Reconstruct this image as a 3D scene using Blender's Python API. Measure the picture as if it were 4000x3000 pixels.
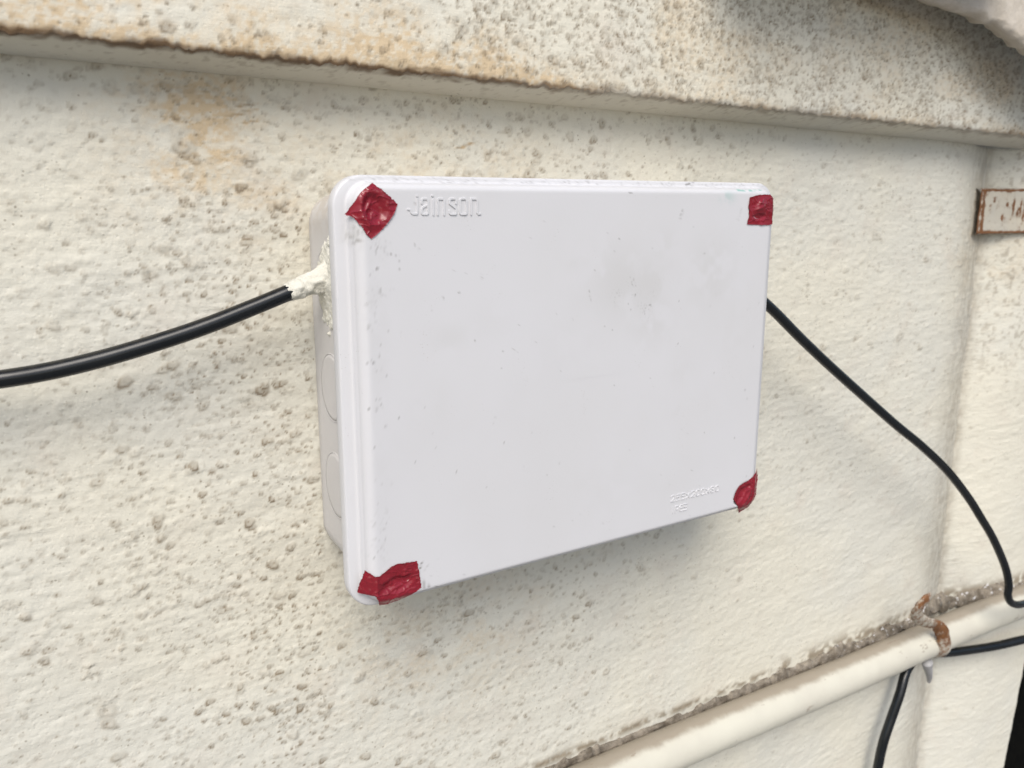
import bpy, math, random
import numpy as np
from mathutils import Matrix, Vector

# ------------------------------------------------------------------ camera, sky, sun, exposure
MM = 0.001
scn = bpy.context.scene
for o in list(bpy.data.objects):
    bpy.data.objects.remove(o)
COL = scn.collection

cam_d = bpy.data.cameras.new('camera')
cam = bpy.data.objects.new('camera', cam_d)
COL.objects.link(cam)
scn.camera = cam
right = Vector((0.8466651, -0.53212512, 0.00103447)).normalized()
fwd = Vector((0.52041773, 0.82762875, -0.21022854)).normalized()
up = right.cross(fwd).normalized()
right = fwd.cross(up).normalized()
M = Matrix((right, up, -fwd)).transposed().to_4x4()
M.translation = Vector((-247.0106, -316.3596, 81.8247)) * MM
cam.matrix_world = M
cam_d.sensor_width = 36
cam_d.lens = 3258.27 / 4000 * 36
cam_d.clip_start = 0.01
cam_d.clip_end = 60
cam_d.dof.use_dof = True
cam_d.dof.focus_distance = 0.40
cam_d.dof.aperture_fstop = 15.0

world = bpy.data.worlds.new("World")
scn.world = world
world.use_nodes = True
wn = world.node_tree
bg = wn.nodes['Background']
sky = wn.nodes.new('ShaderNodeTexSky')
sky.sky_type = 'NISHITA'
sky.sun_disc = False
SUN_EL, SUN_AZ = math.radians(46), math.radians(-32)   # azimuth: from the wall normal, negative is to the left
sky.sun_elevation = SUN_EL
sdir = Vector((math.sin(SUN_AZ) * math.cos(SUN_EL), -math.cos(SUN_AZ) * math.cos(SUN_EL), math.sin(SUN_EL)))
sky.sun_rotation = math.atan2(sdir.x, sdir.y)
sky.air_density = 1.0
sky.dust_density = 2.5
wn.links.new(sky.outputs[0], bg.inputs[0])
bg.inputs[1].default_value = 0.082
sun_d = bpy.data.lights.new('sun', 'SUN')
sun = bpy.data.objects.new('sun', sun_d)
COL.objects.link(sun)
sun_d.energy = 1.5
sun_d.angle = math.radians(36)
sun_d.color = (1.0, 0.955, 0.89)
sun.rotation_euler = (-sdir).to_track_quat('-Z', 'Y').to_euler()
scn.view_settings.view_transform = 'Standard'
scn.view_settings.look = 'None'
scn.view_settings.gamma = 1
scn.view_settings.exposure = 0.91

# ------------------------------------------------------------------ helpers
rng = np.random.default_rng(11)

def tag(o, label=None, cat=None, group=None, kind=None):
    if label: o['label'] = label
    if cat: o['category'] = cat
    if group: o['group'] = group
    if kind: o['kind'] = kind
    return o

def empty(name, loc=(0, 0, 0)):
    o = bpy.data.objects.new(name, None)
    o.empty_display_size = 0.02
    o.location = Vector(loc) * MM
    COL.objects.link(o)
    return o

def build(name, verts, faces, mat, parent=None, smooth=True, attr=None):
    """verts in mm (world); the object is parented without moving it"""
    v = np.asarray(verts, dtype=np.float64) * MM
    me = bpy.data.meshes.new(name)
    origin = v.mean(axis=0)
    v = v - origin
    if isinstance(faces, np.ndarray):
        n = len(faces)
        me.vertices.add(len(v)); me.vertices.foreach_set('co', v.ravel().astype(np.float32))
        me.loops.add(n * 4); me.loops.foreach_set('vertex_index', faces.ravel().astype(np.int32))
        me.polygons.add(n); me.polygons.foreach_set('loop_start', np.arange(0, n * 4, 4, dtype=np.int32))
        try: me.polygons.foreach_set('loop_total', np.full(n, 4, dtype=np.int32))
        except Exception: pass
        me.update(calc_edges=True)
    else:
        me.from_pydata(v.tolist(), [], faces)
        me.update()
    if smooth:
        me.polygons.foreach_set('use_smooth', np.ones(len(me.polygons), dtype=bool))
    if attr is not None:
        a = me.color_attributes.new('wear_shade', 'FLOAT_COLOR', 'POINT')
        c = np.ones((len(v), 4), np.float32); c[:, :attr.shape[1]] = attr
        a.data.foreach_set('color', c.ravel())
    me.materials.append(mat)
    me.validate()
    o = bpy.data.objects.new(name, me)
    COL.objects.link(o)
    if parent is not None:
        o.parent = parent
        o.location = Vector(origin) - parent.location
        # grandparents
        p = parent.parent
        while p is not None:
            o.location -= p.location; p = p.parent
    else:
        o.location = Vector(origin)
    return o

def grid_faces(nr, nc, wrap=False):
    i = np.arange(nr - 1)[:, None]; j = np.arange(nc if wrap else nc - 1)[None, :]
    j2 = (j + 1) % nc
    a = i * nc + j; b = i * nc + j2; c = (i + 1) * nc + j2; d = (i + 1) * nc + j
    return np.stack([a, b, c, d], -1).reshape(-1, 4)

def vnoise(x, y, seed):
    """smooth value noise, period-free for our range"""
    r = np.random.default_rng(seed).random((256, 256))
    xi = np.floor(x).astype(int); yi = np.floor(y).astype(int)
    fx = x - xi; fy = y - yi
    fx = fx * fx * (3 - 2 * fx); fy = fy * fy * (3 - 2 * fy)
    g = lambda a, b: r[a % 256, b % 256]
    return ((g(xi, yi) * (1 - fx) + g(xi + 1, yi) * fx) * (1 - fy) +
            (g(xi, yi + 1) * (1 - fx) + g(xi + 1, yi + 1) * fx) * fy)

def fbm(x, y, seed, oct=4, gain=.5):
    s = 0; a = 1; t = 0
    for k in range(oct):
        s = s + a * vnoise(x * 2 ** k + 17.3 * k, y * 2 ** k + 5.1 * k, seed + k); t += a; a *= gain
    return s / t

def sstep(a, b, x):
    t = np.clip((x - a) / (b - a), 0, 1); return t * t * (3 - 2 * t)

def catmull(P, n=10):
    P = [np.array(p, float) for p in P]
    P = [2 * P[0] - P[1]] + P + [2 * P[-1] - P[-2]]
    out = []
    for i in range(1, len(P) - 2):
        for k in range(n):
            t = k / n
            a, b, c, d = P[i - 1], P[i], P[i + 1], P[i + 2]
            out.append(.5 * ((2 * b) + (c - a) * t + (2 * a - 5 * b + 4 * c - d) * t * t + (3 * b - a - 3 * c + d) * t ** 3))
    out.append(P[-2])
    return np.array(out)

def tube(path, rad, seg=24, noise=0, seed=1, flat=None):
    path = np.array(path, float); n = len(path)
    rad = np.full(n, rad, float) if np.isscalar(rad) else np.array(rad, float)
    T = np.gradient(path, axis=0); T /= np.linalg.norm(T, axis=1)[:, None]
    N = np.cross(T[0], [0, -1, 0.13]); N /= np.linalg.norm(N)
    V = []; F = []
    L = np.concatenate([[0], np.cumsum(np.linalg.norm(np.diff(path, axis=0), axis=1))])
    for i in range(n):
        N = N - T[i] * (N @ T[i]); N /= np.linalg.norm(N); Bn = np.cross(T[i], N)
        for k in range(seg):
            a = 2 * math.pi * k / seg
            r = rad[i]
            if noise:
                r += noise * (fbm(np.array([L[i] * .35]), np.array([3 * math.cos(a) + 3 * math.sin(a) * 1.7 + 20]), seed)[0] - .5) * 2
            fx, fy = (1, 1) if flat is None else flat
            V.append(path[i] + N * math.cos(a) * r * fx + Bn * math.sin(a) * r * fy)
    for i in range(n - 1):
        for k in range(seg):
            k2 = (k + 1) % seg
            F.append((i * seg + k, i * seg + k2, (i + 1) * seg + k2, (i + 1) * seg + k))
    F.append(tuple(range(seg))[::-1]); F.append(tuple(range((n - 1) * seg, n * seg)))
    return V, F

# ------------------------------------------------------------------ materials
class NT:
    def __init__(s, name, rough=.7, spec=.4):
        s.m = bpy.data.materials.new(name); s.m.use_nodes = True
        s.t = s.m.node_tree; s.b = s.t.nodes['Principled BSDF']
        s.b.inputs['Roughness'].default_value = rough
        s.b.inputs['Specular IOR Level'].default_value = spec
        s.co = s.n('ShaderNodeNewGeometry').outputs['Position']
    def n(s, t, **k):
        x = s.t.nodes.new(t)
        for a, b in k.items(): setattr(x, a, b)
        return x
    def put(s, sock, v):
        if isinstance(v, bpy.types.NodeSocket): s.t.links.new(v, sock)
        elif isinstance(v, (tuple, list)) and len(v) == 3 and sock.type == 'RGBA': sock.default_value = (*v, 1)
        else: sock.default_value = v
    def mapped(s, scale=(1, 1, 1), rot=(0, 0, 0)):
        m = s.n('ShaderNodeMapping'); s.put(m.inputs[0], s.co)
        m.inputs['Scale'].default_value = scale; m.inputs['Rotation'].default_value = rot
        return m.outputs[0]
    def noise(s, scale, detail=4, rough=.5, vec=None, dist=0):
        x = s.n('ShaderNodeTexNoise'); s.put(x.inputs['Vector'], vec if vec is not None else s.co)
        x.inputs['Scale'].default_value = scale; x.inputs['Detail'].default_value = detail
        x.inputs['Roughness'].default_value = rough; x.inputs['Distortion'].default_value = dist
        return x.outputs[0]
    def voro(s, scale, vec=None, feature='F1', out=0, rnd=1):
        x = s.n('ShaderNodeTexVoronoi', feature=feature); s.put(x.inputs['Vector'], vec if vec is not None else s.co)
        x.inputs['Scale'].default_value = scale; x.inputs['Randomness'].default_value = rnd
        return x.outputs[out]
    def rng(s, v, a, b, c=0, d=1):
        x = s.n('ShaderNodeMapRange', interpolation_type='SMOOTHSTEP'); s.put(x.inputs[0], v)
        for i, q in enumerate((a, b, c, d)): x.inputs[i + 1].default_value = q
        return x.outputs[0]
    def math(s, op, a, b=0, clamp=False):
        x = s.n('ShaderNodeMath', operation=op, use_clamp=clamp); s.put(x.inputs[0], a); s.put(x.inputs[1], b)
        return x.outputs[0]
    def mix(s, f, a, b):
        x = s.n('ShaderNodeMix', data_type='RGBA'); s.put(x.inputs[0], f); s.put(x.inputs[6], a); s.put(x.inputs[7], b)
        return x.outputs[2]
    def attr(s):
        x = s.n('ShaderNodeAttribute', attribute_name='wear_shade'); y = s.n('ShaderNodeSeparateColor')
        s.put(y.inputs[0], x.outputs['Color']); return y.outputs
    def bump(s, h, dist, strength=1):
        x = s.n('ShaderNodeBump'); s.put(x.inputs['Height'], h); x.inputs['Distance'].default_value = dist
        x.inputs['Strength'].default_value = strength
        prev = s.b.inputs['Normal'].links
        if prev: s.put(x.inputs['Normal'], prev[0].from_socket)
        s.put(s.b.inputs['Normal'], x.outputs[0])
    def col(s, v): s.put(s.b.inputs['Base Color'], v)

def mat_wall():
    w = NT('limewashed_plaster', .72, .35)
    a = w.attr()
    c = w.mix(w.rng(w.noise(9, 4), .38, .66), (.65, .628, .535), (.62, .61, .54))
    c = w.mix(w.rng(w.noise(40, 5, .6), .5, .8, 0, .35), c, (.55, .49, .415))
    # faint speckle of tiny dirt points, thinned out by a larger noise
    sp = w.rng(w.voro(330), .10, .22, 1, 0)
    thin = w.rng(w.noise(70, 3), .52, .66)
    c = w.mix(w.math('MULTIPLY', w.math('MULTIPLY', sp, thin), .55), c, (.20, .17, .12))
    c = w.mix(w.math('MULTIPLY', a[1], .85), c, (.56, .43, .265))          # yellow-brown stain
    c = w.mix(w.math('MULTIPLY', a[0], .95), c, (.20, .155, .10))        # dirt in the pits, painted shade along the crease
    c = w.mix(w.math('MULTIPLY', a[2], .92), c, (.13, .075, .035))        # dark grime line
    w.col(c)
    streak = w.noise(1, 4, .55, w.mapped((55, 55, 420), (0, math.radians(4), 0)))
    w.bump(streak, .0008, .28)
    w.bump(w.noise(230, 5, .65), .0008, .5)
    w.bump(w.rng(w.voro(420), .05, .4), .0003, .3)
    return w.m

def mat_plain(name, c1, c2, rough=.6, scale=60, bumpd=.0003, spec=.4, nscale=300):
    w = NT(name, rough, spec)
    w.col(w.mix(w.rng(w.noise(scale, 5, .6), .35, .68), c1, c2))
    if bumpd: w.bump(w.noise(nscale, 4, .6), bumpd, .6)
    return w.m

def mat_lid():
    w = NT('white_abs_plastic', .42, .4)
    a = w.attr()
    c = w.mix(w.rng(w.noise(14, 3), .35, .7), (.598, .602, .622), (.583, .586, .60))
    c = w.mix(w.math('MULTIPLY', a[1], .75), c, (.49, .49, .48))          # soft smudge
    c = w.mix(w.math('MULTIPLY', a[0], .9), c, (.10, .09, .075))           # scratches, specks
    c = w.mix(w.math('MULTIPLY', a[2], .8), c, (.05, .36, .29))            # green paint
    dust = w.math('MULTIPLY', w.rng(w.voro(700), .08, .2, 1, 0), w.rng(w.noise(60, 3), .56, .7))
    c = w.mix(w.math('MULTIPLY', dust, .35), c, (.25, .22, .18))
    w.col(c)
    w.put(w.b.inputs['Roughness'], w.rng(w.noise(35, 4), .3, .7, .36, .5))
    w.bump(w.noise(22, 2), .0008, .15)
    w.bump(w.noise(900, 3), .00008, .35)
    return w.m

def mat_body():
    w = NT('grey_white_plastic', .5, .4)
    c = w.mix(w.rng(w.noise(18, 4), .35, .7), (.57, .56, .56), (.54, .53, .525))
    g = w.n('ShaderNodeSeparateXYZ'); w.put(g.inputs[0], w.co)
    top = w.rng(g.outputs[2], .062, .092)
    c = w.mix(w.math('MULTIPLY', w.math('MULTIPLY', top, w.rng(w.noise(160, 5, .65), .35, .6)), .6), c, (.40, .345, .27))
    w.col(c); w.bump(w.noise(700, 3), .0001, .4)
    return w.m

def mat_tape():
    w = NT('red_vinyl_tape', .30, .5)
    c = w.mix(w.rng(w.noise(70, 4), .35, .7), (.235, .011, .024), (.195, .009, .018))
    c = w.mix(w.math('MULTIPLY', w.rng(w.noise(500, 4), .6, .75), .25), c, (.42, .18, .17))
    w.col(c); w.bump(w.noise(130, 2), .0006, .5)
    w.put(w.b.inputs['Roughness'], w.rng(w.noise(120, 3), .3, .7, .2, .36))
    return w.m

def mat_cable():
    w = NT('black_pvc_sheath', .27, .45)
    c = w.mix(w.rng(w.noise(50, 5), .4, .7), (.003, .005, .007), (.006, .008, .010))
    n = w.n('ShaderNodeSeparateXYZ'); g = w.n('ShaderNodeNewGeometry'); w.put(n.inputs[0], g.outputs['Normal'])
    dust = w.math('MULTIPLY', w.rng(n.outputs[2], .35, 1.0), w.rng(w.noise(400, 5, .6), .3, .75))
    c = w.mix(w.math('MULTIPLY', dust, .22), c, (.09, .075, .05))
    w.col(c); w.bump(w.noise(200, 3, .5, w.mapped((.3, 1, 1))), .0003, .4)
    return w.m

def mat_rust(name='rusty_painted_steel', amount=.5):
    w = NT(name, .65, .35)
    a = w.attr()
    f = w.rng(w.math('ADD', w.noise(190, 6, .75), w.math('MULTIPLY', a[0], .38)), .60 - amount * .1, .84 - amount * .1)
    base = w.mix(w.noise(40, 3), (.47, .47, .43), (.54, .48, .37))
    r = w.mix(w.noise(300, 5), (.08, .035, .016), (.27, .12, .045))
    w.col(w.mix(f, base, r)); w.bump(w.noise(280, 5, .65), .0008, .6)
    return w.m

M_wall = mat_wall(); M_lid = mat_lid(); M_body = mat_body(); M_tape = mat_tape(); M_cable = mat_cable()
M_seal = mat_plain('cream_sealing_putty', (.67, .665, .60), (.60, .59, .52), .6, 120, .0014, .4, 420)
def mat_pipe():
    w = NT('cream_painted_pipe', .5, .35)
    a = w.attr()
    c = w.mix(w.rng(w.noise(22, 4), .35, .7), (.60, .585, .50), (.55, .53, .455))
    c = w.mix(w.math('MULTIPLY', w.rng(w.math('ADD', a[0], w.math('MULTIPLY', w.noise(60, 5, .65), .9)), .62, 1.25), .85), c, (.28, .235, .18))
    c = w.mix(w.math('MULTIPLY', w.rng(w.noise(1, 4, .6, w.mapped((60, 200, 110))), .66, .72), .6), c, (.26, .21, .16))
    w.col(c); w.bump(w.noise(70, 4, .6), .0007, .6); return w.m
M_pipe = mat_pipe()
M_plate = mat_rust('rusty_painted_plate', .75)
M_clip = mat_rust('rusty_clip_steel', .75)
M_overhang = mat_plain('pinkish_white_plaster', (.52, .48, .42), (.45, .41, .35), .75, 90, .0016, .3, 170)
M_ground = mat_plain('pale_concrete', (.22, .21, .195), (.18, .17, .16), .8, 3, 0)
M_dark = mat_plain('black_void_sheet', (.0015, .0015, .0015), (.004, .004, .003), .8, 120, .0006, .05, 200)  # black colour for the unlit gap past the wall
def mat_mortar():
    w = NT('dirty_mortar', .85, .2)
    c = w.mix(w.rng(w.noise(120, 6, .7), .35, .65), (.125, .105, .08), (.30, .265, .215))
    g = w.n('ShaderNodeSeparateXYZ'); w.put(g.inputs[0], w.co)
    fl = w.math('MULTIPLY', w.rng(w.noise(260, 4, .6), .60, .66), w.rng(g.outputs[0], .20, .42))
    c = w.mix(fl, c, (.66, .66, .66))
    w.col(c); w.bump(w.noise(420, 5, .7), .0015, .8); return w.m
M_mortar = mat_mortar()
M_drip = mat_plain('grey_white_paint', (.36, .36, .37), (.30, .30, .30), .4, 80, 0)

# ------------------------------------------------------------------ ground and what lies beyond the wall
gx, gy = np.meshgrid(np.linspace(-6000, 6000, 25), np.linspace(-9000, 3000, 25))
gv = np.stack([gx.ravel(), gy.ravel(), -1150 + 15 * fbm(gx / 800, gy / 800, 3).ravel()], 1)
g = build('ground', gv, grid_faces(25, 25), M_ground)
tag(g, kind='structure')

# ------------------------------------------------------------------ the wall (plaster with blisters, pits and brush streaks)
W = 68.0
def wall_y(X, Z):
    X = np.asarray(X, float)
    y = W + 13 * np.clip((X - 372) / 98, 0, 1) ** 2.3 - 21 * (1 - np.exp(-np.maximum(X - 468, 0) ** 1.4 / 210))
    y = y + 2.2 * (fbm(X / 95, Z / 70 + 9, 71, 3) - .5) * sstep(-10000, 0, X + 500)
    return y
def zc(X): return 137.0 - (np.asarray(X) + 233) * .0125          # inner corner under the ledge
def ze(X): return 141.7 - (np.asarray(X) + 233) * .0100          # lower edge of the ledge band

def axis(lo, hi, d0, d1, knee):
    out = [lo]
    while out[-1] < hi:
        x = out[-1]; d = d0 if x < knee else min(d1, d0 + (x - knee) * .0035)
        out.append(x + d)
    return np.array(out)

xs = axis(-330, 625, .75, 1.9, 60)
zs = axis(-520, 158, .85, .85, 1e9)
XX, ZZ = np.meshgrid(xs, zs)
H = np.zeros_like(XX)             # height towards the viewer, mm
A = np.zeros(XX.shape + (3,))     # dirt and painted crease shade, stain, grime line

def splat(H, A, xs, zs, x, z, s, h, d, el=1.0, pit=0.0, seed=0, ring=0.0, sun=0.0):
    r = 3.2 * s * max(el, 1)
    i0, i1 = np.searchsorted(xs, (x - r, x + r)); j0, j1 = np.searchsorted(zs, (z - r, z + r))
    if i1 - i0 < 2 or j1 - j0 < 2: return
    dx = (xs[i0:i1] - x)[None, :]; dz = (zs[j0:j1] - z)[:, None]
    an = np.arctan2(dz, dx)
    wob = 1 + .16 * np.sin(2 * an + seed) + .10 * np.sin(3 * an + seed * 2.7) + .06 * np.sin(5 * an + seed * 1.3)
    q = np.sqrt((dx / el) ** 2 + dz ** 2) / s / wob
    H[j0:j1, i0:i1] += h * np.exp(-q ** 4 * .8) * (1 - ring * np.exp(-q ** 2 * 4))
    if pit:
        ox = (math.sin(seed * 7) * .35) * s; oz = (math.cos(seed * 5) * .35) * s
        p = np.exp(-(((dx - ox) ** 2 + (dz - oz) ** 2) / (.40 * s) ** 2))
        H[j0:j1, i0:i1] -= pit * p
        A[j0:j1, i0:i1, 0] = np.maximum(A[j0:j1, i0:i1, 0], np.minimum(1, d * 1.7) * p)
    dirt = d * (np.exp(-((q - 1.0) / .32) ** 2) * (.62 - .38 * np.sin(an + .5)) + .55 * np.exp(-q ** 2 * 1.4))
    A[j0:j1, i0:i1, 0] = np.maximum(A[j0:j1, i0:i1, 0], dirt)

R = random.Random(5)
def density(x, z):
    d = .55
    if x < 130: d += .25
    if -215 < x < -118 and -190 < z < 90: d += 1.1 * min(1, (x + 215) / 60)     # grimy zone beside the box
    if z > 85: d += .25
    if x > 170: d -= .08
    if x > 430 and z > -80: d += .4
    if z < -150 and x > 60: d -= .22
    if z < -170 and x > 180: d -= .18
    return d
def dirtiness(x, z):
    k = .62
    if x < 130: k = .74
    if -215 < x < -118 and -220 < z < 90: k += .38 * min(1, (x + 215) / 70)
    if -140 < x < 0 and -190 < z < -90: k += .05
    if z < -130 and x > 60: k *= .62
    if x > 200: k *= .80
    if x < -210 and z > 20: k *= .75
    return k
N1 = 84000
cand = np.stack([rng.uniform(-330, 620, N1), rng.uniform(-500, 150, N1)], 1)
clu = fbm(cand[:, 0] / 42., cand[:, 1] / 30., 401, 3)
for (x, z), cl in zip(cand, clu):
    if x > 300 and z < -60 and R.random() < .3: continue
    if R.random() > .55 * density(x, z) * (.72 + 1.6 * max(0, cl - .34)): continue
    s = min(2.0, 0.42 + R.expovariate(1 / .27)) if R.random() > .010 else R.uniform(1.4, 2.5)
    d = dirtiness(x, z) * R.uniform(.08, 1.0) ** 1.5 * (1.15 if s > 1.0 else .9)
    splat(H, A, xs, zs, x, z, s, R.uniform(.05, .30) * s, d, R.uniform(.95, 1.4), R.uniform(0, .3) * s if R.random() < .6 else 0, R.uniform(0, 9), R.uniform(0, .8))
N2 = 13000
cand = np.stack([rng.uniform(-330, 420, N2), rng.uniform(-480, 150, N2)], 1)
clu = vnoise(cand[:, 0] / 20., cand[:, 1] / 14., 88)
for (x, z), c in zip(cand, clu):          # pin pricks
    if c < .5: continue
    splat(H, A, xs, zs, x, z, R.uniform(.4, .8), -.12, R.uniform(.1, .6) * dirtiness(x, z), R.uniform(1, 1.8), 0, R.uniform(0, 9))
# drips and clusters of grit seen on the left and below the box
for (x, z, n, l) in ((-205, -62, 26, 30), (-214, -100, 14, 18), (-50, -112, 24, 30), (-40, -125, 20, 26), (-196, 40, 8, 8), (-60, -130, 12, 20), (-228, -118, 12, 10)):
    for k in range(n):
        splat(H, A, xs, zs, x + R.gauss(0, 1.6), z - R.random() * l, R.uniform(.5, 1.3), R.uniform(.1, .5), R.uniform(.2, .5), 1, .2, k)
# three or four big worn patches under the brown line, left
for (x, z, s, d) in ((-171, 106, 3.4, .55), (-166, 101, 2.5, .6), (-169, 110, 5, .25), (-196, 128, 2.5, .3), (-222, -142, 4, .35), (-222, -149, 3, .55),
                     (-32, 98, 3, .45), (-27, 90, 3.5, .4), (6, 98, 3.6, .6), (0, 91, 3.2, .45), (-70, 88, 3.4, .45), (-120, 96, 3.5, .35), (352, -18, 4, .35), (310, 60, 4, .3)):
    splat(H, A, xs, zs, x, z, s * .85, .10 * s, d, 1.15, .1 * s, x, .7)

H += .38 * (fbm(XX / 14, ZZ / 3.6 + .25, 21, 3) - .5) + .9 * (fbm(XX / 36, ZZ / 14, 31, 3) - .5)
H += .55 * (fbm(XX / 4.2, ZZ / 2.6, 41, 3) - .5)

def blob(XX, ZZ, x, z, sx, sz, seed, thr=.45):
    q = np.sqrt(((XX - x) / sx) ** 2 + ((ZZ - z) / sz) ** 2)
    return np.clip(1.15 - q, 0, 1) * sstep(thr - .15, thr + .2, fbm(XX / 16, ZZ / 12, seed, 4))
A[..., 1] += .75 * blob(XX, ZZ, -165, 118, 42, 34, 50) + .35 * blob(XX, ZZ, -150, 95, 60, 40, 52)
A[..., 1] += .30 * blob(XX, ZZ, -60, 100, 90, 40, 54, .5) + .25 * blob(XX, ZZ, -50, -160, 90, 60, 55, .5) + .25 * blob(XX, ZZ, 480, 40, 80, 60, 56, .5)
# rusty flecks
for (x, z, l) in ((-143.5, 124, 6), (-141, 122, 5), (-146, 120, 8), (-142, 117, 5), (-36, 110, 4), (-31, 112, 3)):
    q = np.sqrt(((XX - x) / l) ** 2 + ((ZZ - z - .15 * (XX - x)) / .8) ** 2)
    A[..., 1] = np.maximum(A[..., 1], sstep(1.3, .5, q + .9 * (fbm(XX / 2, ZZ / 1.5, 61, 2) - .5)))
    A[..., 2] = np.maximum(A[..., 2], .4 * sstep(1.0, .3, q + .9 * (fbm(XX / 2, ZZ / 1.5, 63, 2) - .5)))
# general grime next to the box and on the pipe joint
A[..., 0] = np.maximum(A[..., 0], .14 * sstep(-190, -118, XX) * (XX < -100) * sstep(-150, -60, ZZ) * sstep(130, 60, ZZ) * sstep(.40, .72, fbm(XX / 9, ZZ / 6, 65, 4)))
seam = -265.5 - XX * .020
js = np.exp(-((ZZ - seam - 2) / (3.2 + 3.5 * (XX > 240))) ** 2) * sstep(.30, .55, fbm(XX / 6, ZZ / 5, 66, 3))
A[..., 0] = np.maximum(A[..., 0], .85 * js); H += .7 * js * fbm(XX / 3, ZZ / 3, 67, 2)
# rightmost part of the wall is speckled again
A[..., 0] = np.maximum(A[..., 0], .5 * sstep(430, 500, XX) * sstep(-120, 0, ZZ) * sstep(.58, .75, fbm(XX / 4, ZZ / 4, 68, 3)))
crease_shade = sstep(405, 462, XX + 10 * (fbm(XX / 30, ZZ / 40, 72, 3) - .5)) * (1 - sstep(470, 482, XX))  # shade of the vertical crease, painted into the dirt channel
A[..., 0] = np.maximum(A[..., 0], crease_shade * (.24 + .26 * sstep(.3, .7, fbm(XX / 3, ZZ / 7, 73, 4))))
A[..., 1] *= .45 + 1.1 * sstep(.3, .7, fbm(XX / 2.2, ZZ / 1.6, 69, 3))
A = np.clip(A, 0, 1)

wall = empty('plastered_wall', (150, 68, -520))
tag(wall, 'cream painted rough plaster wall with dirty blisters, behind the white box', 'wall')
YY = wall_y(XX, ZZ) - H
XE = XX + sstep(500, 625, XX) * np.clip((ZZ + 363) * .105 - 16, -42, 0)
wv = np.stack([XE, YY, ZZ], -1).reshape(-1, 3)
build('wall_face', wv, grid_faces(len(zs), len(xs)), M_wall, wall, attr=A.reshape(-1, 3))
# return of the wall at its right end
rz = zs[::4]; ry = np.linspace(0, 240, 40)
RY, RZ = np.meshgrid(ry, rz)
i_last = len(xs) - 1
ybase = np.interp(rz, zs, YY[:, i_last])
rX = np.interp(RZ, zs, XE[:, -1]) + 3 * (1 - np.exp(-RY / 4)) + 1.2 * (fbm(RY / 6, RZ / 6, 90, 3) - .5) * sstep(0, 4, RY)
build('wall_end', np.stack([rX, ybase[:, None] + RY, RZ], -1).reshape(-1, 3), grid_faces(len(rz), len(ry)), M_wall, wall, attr=np.zeros((RY.size, 3)) + np.array([.05, 0, 0]))

# ledge band: soffit coving out of the corner, rough lower edge, face above
prof = [(0.0, 0.0)]
t_s = np.linspace(0, 1, 22)
n_face = 118
u_face = np.concatenate([np.linspace(0, 1.5, 5)[1:], 1.5 + np.cumsum(np.full(n_face, .95))])
LX = xs
Zc, Ze = zc(LX), ze(LX)
rows_Y, rows_Z, rows_n = [], [], []
PRO = 23.0
edge_n = .55 * (fbm(LX / 3.2, LX * 0 + 9, 123, 3) - .5) * 2 + .65 * (fbm(LX / 7, LX * 0 + 3, 121, 4) - .5) * 2 + .9 * (fbm(LX / 1.9, LX * 0 + 5, 125, 2) - .5) * 2
for t in t_s:      # soffit
    rows_Y.append(W + 2.5 - (PRO + 2.5) * t ** .9 + 0 * LX)
    rows_Z.append(Zc + (Ze - Zc + edge_n * t ** 3) * (.35 * t + .65 * t ** 2))
    rows_n.append((np.full_like(LX, .35), np.full_like(LX, -.9)))
for u in u_face:   # rounded edge and face
    k = 1 - math.exp(-u / 1.6)
    rows_Y.append(W - PRO - 1.3 * k + .035 * u + 0 * LX)
    rows_Z.append(Ze + edge_n * math.exp(-u / 9) + u)
    rows_n.append((np.full_like(LX, -1.), np.full_like(LX, 0.)))
BY, BZ = np.array(rows_Y), np.array(rows_Z)
nY = np.array([r[0] for r in rows_n]); nZ = np.array([r[1] for r in rows_n])
BX = np.broadcast_to(LX, BY.shape)
ns = len(t_s)
Hb = np.zeros_like(BX, dtype=float); Ab = np.zeros(BX.shape + (3,))
HF = np.zeros((len(u_face), len(xs))); AF = np.zeros(HF.shape + (3,))
N3 = 17000
cand = np.stack([rng.uniform(-330, 620, N3), rng.uniform(2, 112, N3)], 1)
clu = fbm(cand[:, 0] / 30., cand[:, 1] / 22., 451, 3)
for (x, u), cl in zip(cand, clu):
    den = .45 + (.45 if x > -60 else 0) + (.25 if u > 35 else 0)
    if R.random() > den * (.25 + 2.2 * max(0, cl - .32)): continue
    s = min(2.3, 0.48 + R.expovariate(1 / .32)) if R.random() > .015 else R.uniform(1.4, 2.4)
    splat(HF, AF, xs, u_face, x, u, s, R.uniform(.04, .24) * s, R.uniform(.12, .9), R.uniform(.9, 1.3), R.uniform(0, .35) * s, R.uniform(0, 9), R.uniform(.3, 1.3))
N4 = 12000
cand = np.stack([rng.uniform(-100, 600, N4), rng.uniform(2, 112, N4)], 1)
clu = vnoise(cand[:, 0] / 18., cand[:, 1] / 14., 89)
for (x, u), c in zip(cand, clu):
    if R.random() > c * (.3 + .9 * min(1, max(0, (x + 100) / 300))): continue
    splat(HF, AF, xs, u_face, x, u, R.uniform(.4, .9), -.22, R.uniform(.2, .85), R.uniform(1, 1.6), 0, R.uniform(0, 9))
UX, UU = np.meshgrid(xs, u_face)
HF += .8 * (fbm(UX / 10, UU / 7, 130, 4) - .5)
AF[..., 1] += .95 * blob(UX, UU, -60, 6, 62, 22, 140, .40) + .7 * blob(UX, UU, -200, 12, 75, 26, 142, .38) + .30 * sstep(.42, .66, fbm(UX / 45, UU / 30, 144, 4)) + .35 * sstep(14, 0, UU) * sstep(.35, .6, fbm(UX / 25, UU / 9, 146, 3))
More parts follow.
